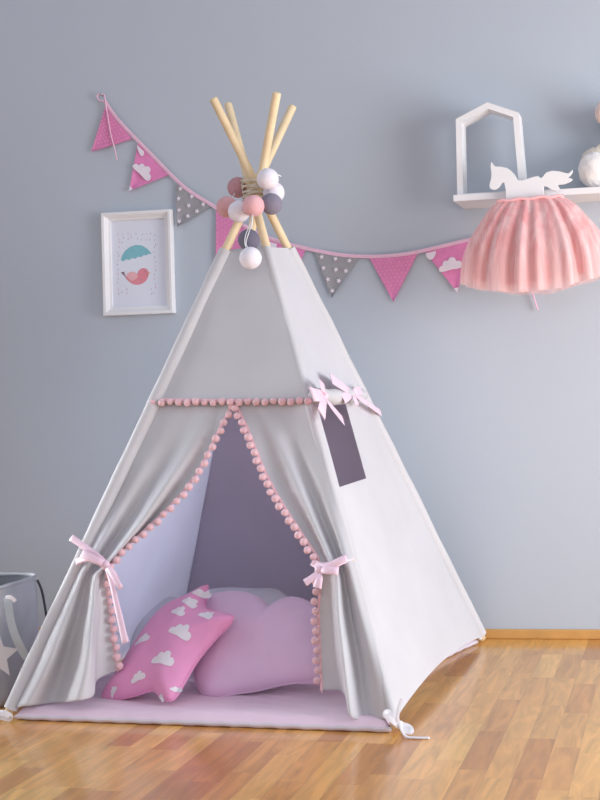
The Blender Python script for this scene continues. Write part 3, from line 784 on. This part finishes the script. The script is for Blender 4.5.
dm = bo.modifiers.new('fuzz', 'DISPLACE'); dm.texture = tx; dm.strength = .008; dm.texture_coords = 'GLOBAL'
def fuzzy(c, r, mt, nm):
    mb = MB(); mb.ellipsoid(c, r, 40, 30, nz=.03, nsc=9); o = mb.build(nm, mt, pe); d = o.modifiers.new('fuzz', 'DISPLACE'); d.texture = tx; d.strength = .007; d.texture_coords = 'GLOBAL'; return o
fuzzy(V((ft.x, -.160, SZ1+.068)), (.058, .045, .064), 'plush_white', 'foot')
er = onY(604, 113, -.15); fuzzy(er, (.032, .03, .042), 'plush_blush', 'ear')
fuzzy(V((pc.x+.12, -.155, SZ1+.066)), (.058, .045, .062), 'plush_white', 'foot')

hd = body+V((.03, -.005, .15))
fuzzy(er+V((.125, 0, 0)), (.032, .03, .042), 'plush_blush', 'ear')
mb = MB(); mb.ellipsoid(hd+V((-.004, -.066, -.02)), (.030, .026, .024), 24, 16, nz=.03); mb.build('muzzle', 'plush_white', pe)
for dx in (-.03, .022):
    mb = MB(); mb.ellipsoid(hd+V((dx, -.066, .014)), (.006, .005, .006), 12, 8); mb.build('eye', 'bag_cord', pe)
mb = MB(); mb.ellipsoid(hd+V((-.004, -.092, -.012)), (.009, .005, .006), 12, 8); mb.build('nose', 'bag_cord', pe)

# ------------------------------------------------------------------ storage bag
bx0, bx1, by0, by1, bh = -2.43, -2.05, -1.11, -.80, .365
be = empty('storage_bag', ((bx0+bx1)/2, (by0+by1)/2, 0), 'grey fabric storage bag with white star beside the tent', 'bag')
def bagring(z, sx=1, sy=1, wob=0, n=72):
    out = []; cx, cy = (bx0+bx1)/2, (by0+by1)/2; hx, hy = (bx1-bx0)/2*sx, (by1-by0)/2*sy
    for k in range(n):
        a = 2*math.pi*k/n; c_, s_ = math.cos(a), math.sin(a); e_ = .42
        x = cx+hx*math.copysign(abs(c_)**e_, c_); y = cy+hy*math.copysign(abs(s_)**e_, s_)
        w = wob*noise.noise(V((x*9, y*9, z*7))); out.append(V((x+w*c_, y+w*s_, z+wob*.6*noise.noise(V((x*6, y*6, 9)))*(z > .2))))
    return out
mb = MB(); rows = [bagring(.002, .93, .93)]
for i in range(1, 25):
    t = i/24; rows.append(bagring(.004+(bh-.004)*t, .985-.085*t*t+.015*math.sin(t*3), .98-.02*t, .010))
mb.grid(rows, True); mb.f.append(list(range(72))[::-1]); mb.mi.append(0)
bb = mb.build('bag_body', 'bag_cloth', be)
mb = MB(); rows = [bagring(bh+.004, .905, .965, .010), bagring(bh-.002, .89, .945, .010), bagring(bh-.15, .90, .93, .010), bagring(bh-.30, .92, .92)]
mb.grid(rows, True); mb.f.append(list(range(3*72, 4*72))); mb.mi.append(0); mb.build('lining', 'bag_lining', be)
mb = MB(); q = bagring(bh, .905, .962, .010); mb.tube(q+[q[0]], .006, 8, cap=False); mb.build('rim', 'bag_cloth', be)
def bf(x, y, o=0): return onY(x, y, by0-.006-o)
mb = MB(); ribbon(mb, [bf(7, 596, .004), bf(8, 603, .012), bf(11, 622, .020), bf(16, 638, .022), bf(23, 652, .014), bf(29, 660, .004)], .026, V((0, -1, .1))); mb.build('handle', 'bag_strap', be)
mb = MB(); ribbon(mb, [bf(-52, 600, .004), bf(-51, 608, .012), bf(-48, 630, .020), bf(-40, 650, .018), bf(-30, 660, .004)], .026, V((0, -1, .1))); mb.build('handle', 'bag_strap', be)
mb = MB(); ribbon(mb, [bf(5.5, 597.5, .007), bf(11, 597.5, .010), bf(15.5, 601.5, .006)], .012, V((0, -1, .1))); mb.build('tag_tab', 'tape_white', be)
mb = MB(); c_ = bf(-2.5, 655, .006); mb.prism(starpoly(c_, .072, V((1, 0, 0)), V((0, 0, 1)), -.05, .46), V((0, -.002, 0))); mb.build('star_patch', 'bag_star', be, smooth=False)
mb = MB(); mb.tube(cr([V((bx1-.02, by1-.04, bh-.012)), V((bx1-.004, by1-.04, bh-.05)), V((bx1+.008, by1-.04, bh-.12)), V((bx1+.016, by1-.04, bh-.19)), V((bx1+.008, by1-.05, bh-.25))], 6), .004, 8); mb.build('drawstring', 'bag_cord', be)

# ------------------------------------------------------------------ light
w = bpy.data.worlds.new('world'); SC.world = w; w.use_nodes = True
wn_ = w.node_tree; bg = wn_.nodes['Background']; bg.inputs['Color'].default_value = (.80, .85, 1, 1); bg.inputs['Strength'].default_value = .62
def area(name, loc, target, sx_, sy2, power, col):
    l = bpy.data.lights.new(name, 'AREA'); l.shape = 'RECTANGLE'; l.size = sx_; l.size_y = sy2; l.energy = power; l.color = col
    o = bpy.data.objects.new(name, l); COL.objects.link(o); o.location = loc
    o.rotation_euler = (V(target)-V(loc)).to_track_quat('-Z', 'Z').to_euler(); return o
area('window_light', (2.6, -1.75, .85), (-.9, -.2, .45), 2.6, 1.7, 166, (.93, .95, 1))
area('front_fill', (.2, -5.4, 2.2), (-1.4, -.5, .5), 2.2, 1.6, 24, (1, .97, .94))  # added soft fill from behind the camera
lw = area('left_panel_fill', (-3.9, -.95, .8), (-1.7, -.85, .5), .9, 1.0, 9, (.93, .97, 1)); lw.data.spread = math.radians(50)  # added unseen lamp, narrowed to brighten the tent's left panel

SC.view_settings.view_transform = 'Standard'; SC.view_settings.look = 'None'; SC.view_settings.exposure = 0; SC.view_settings.gamma = 1
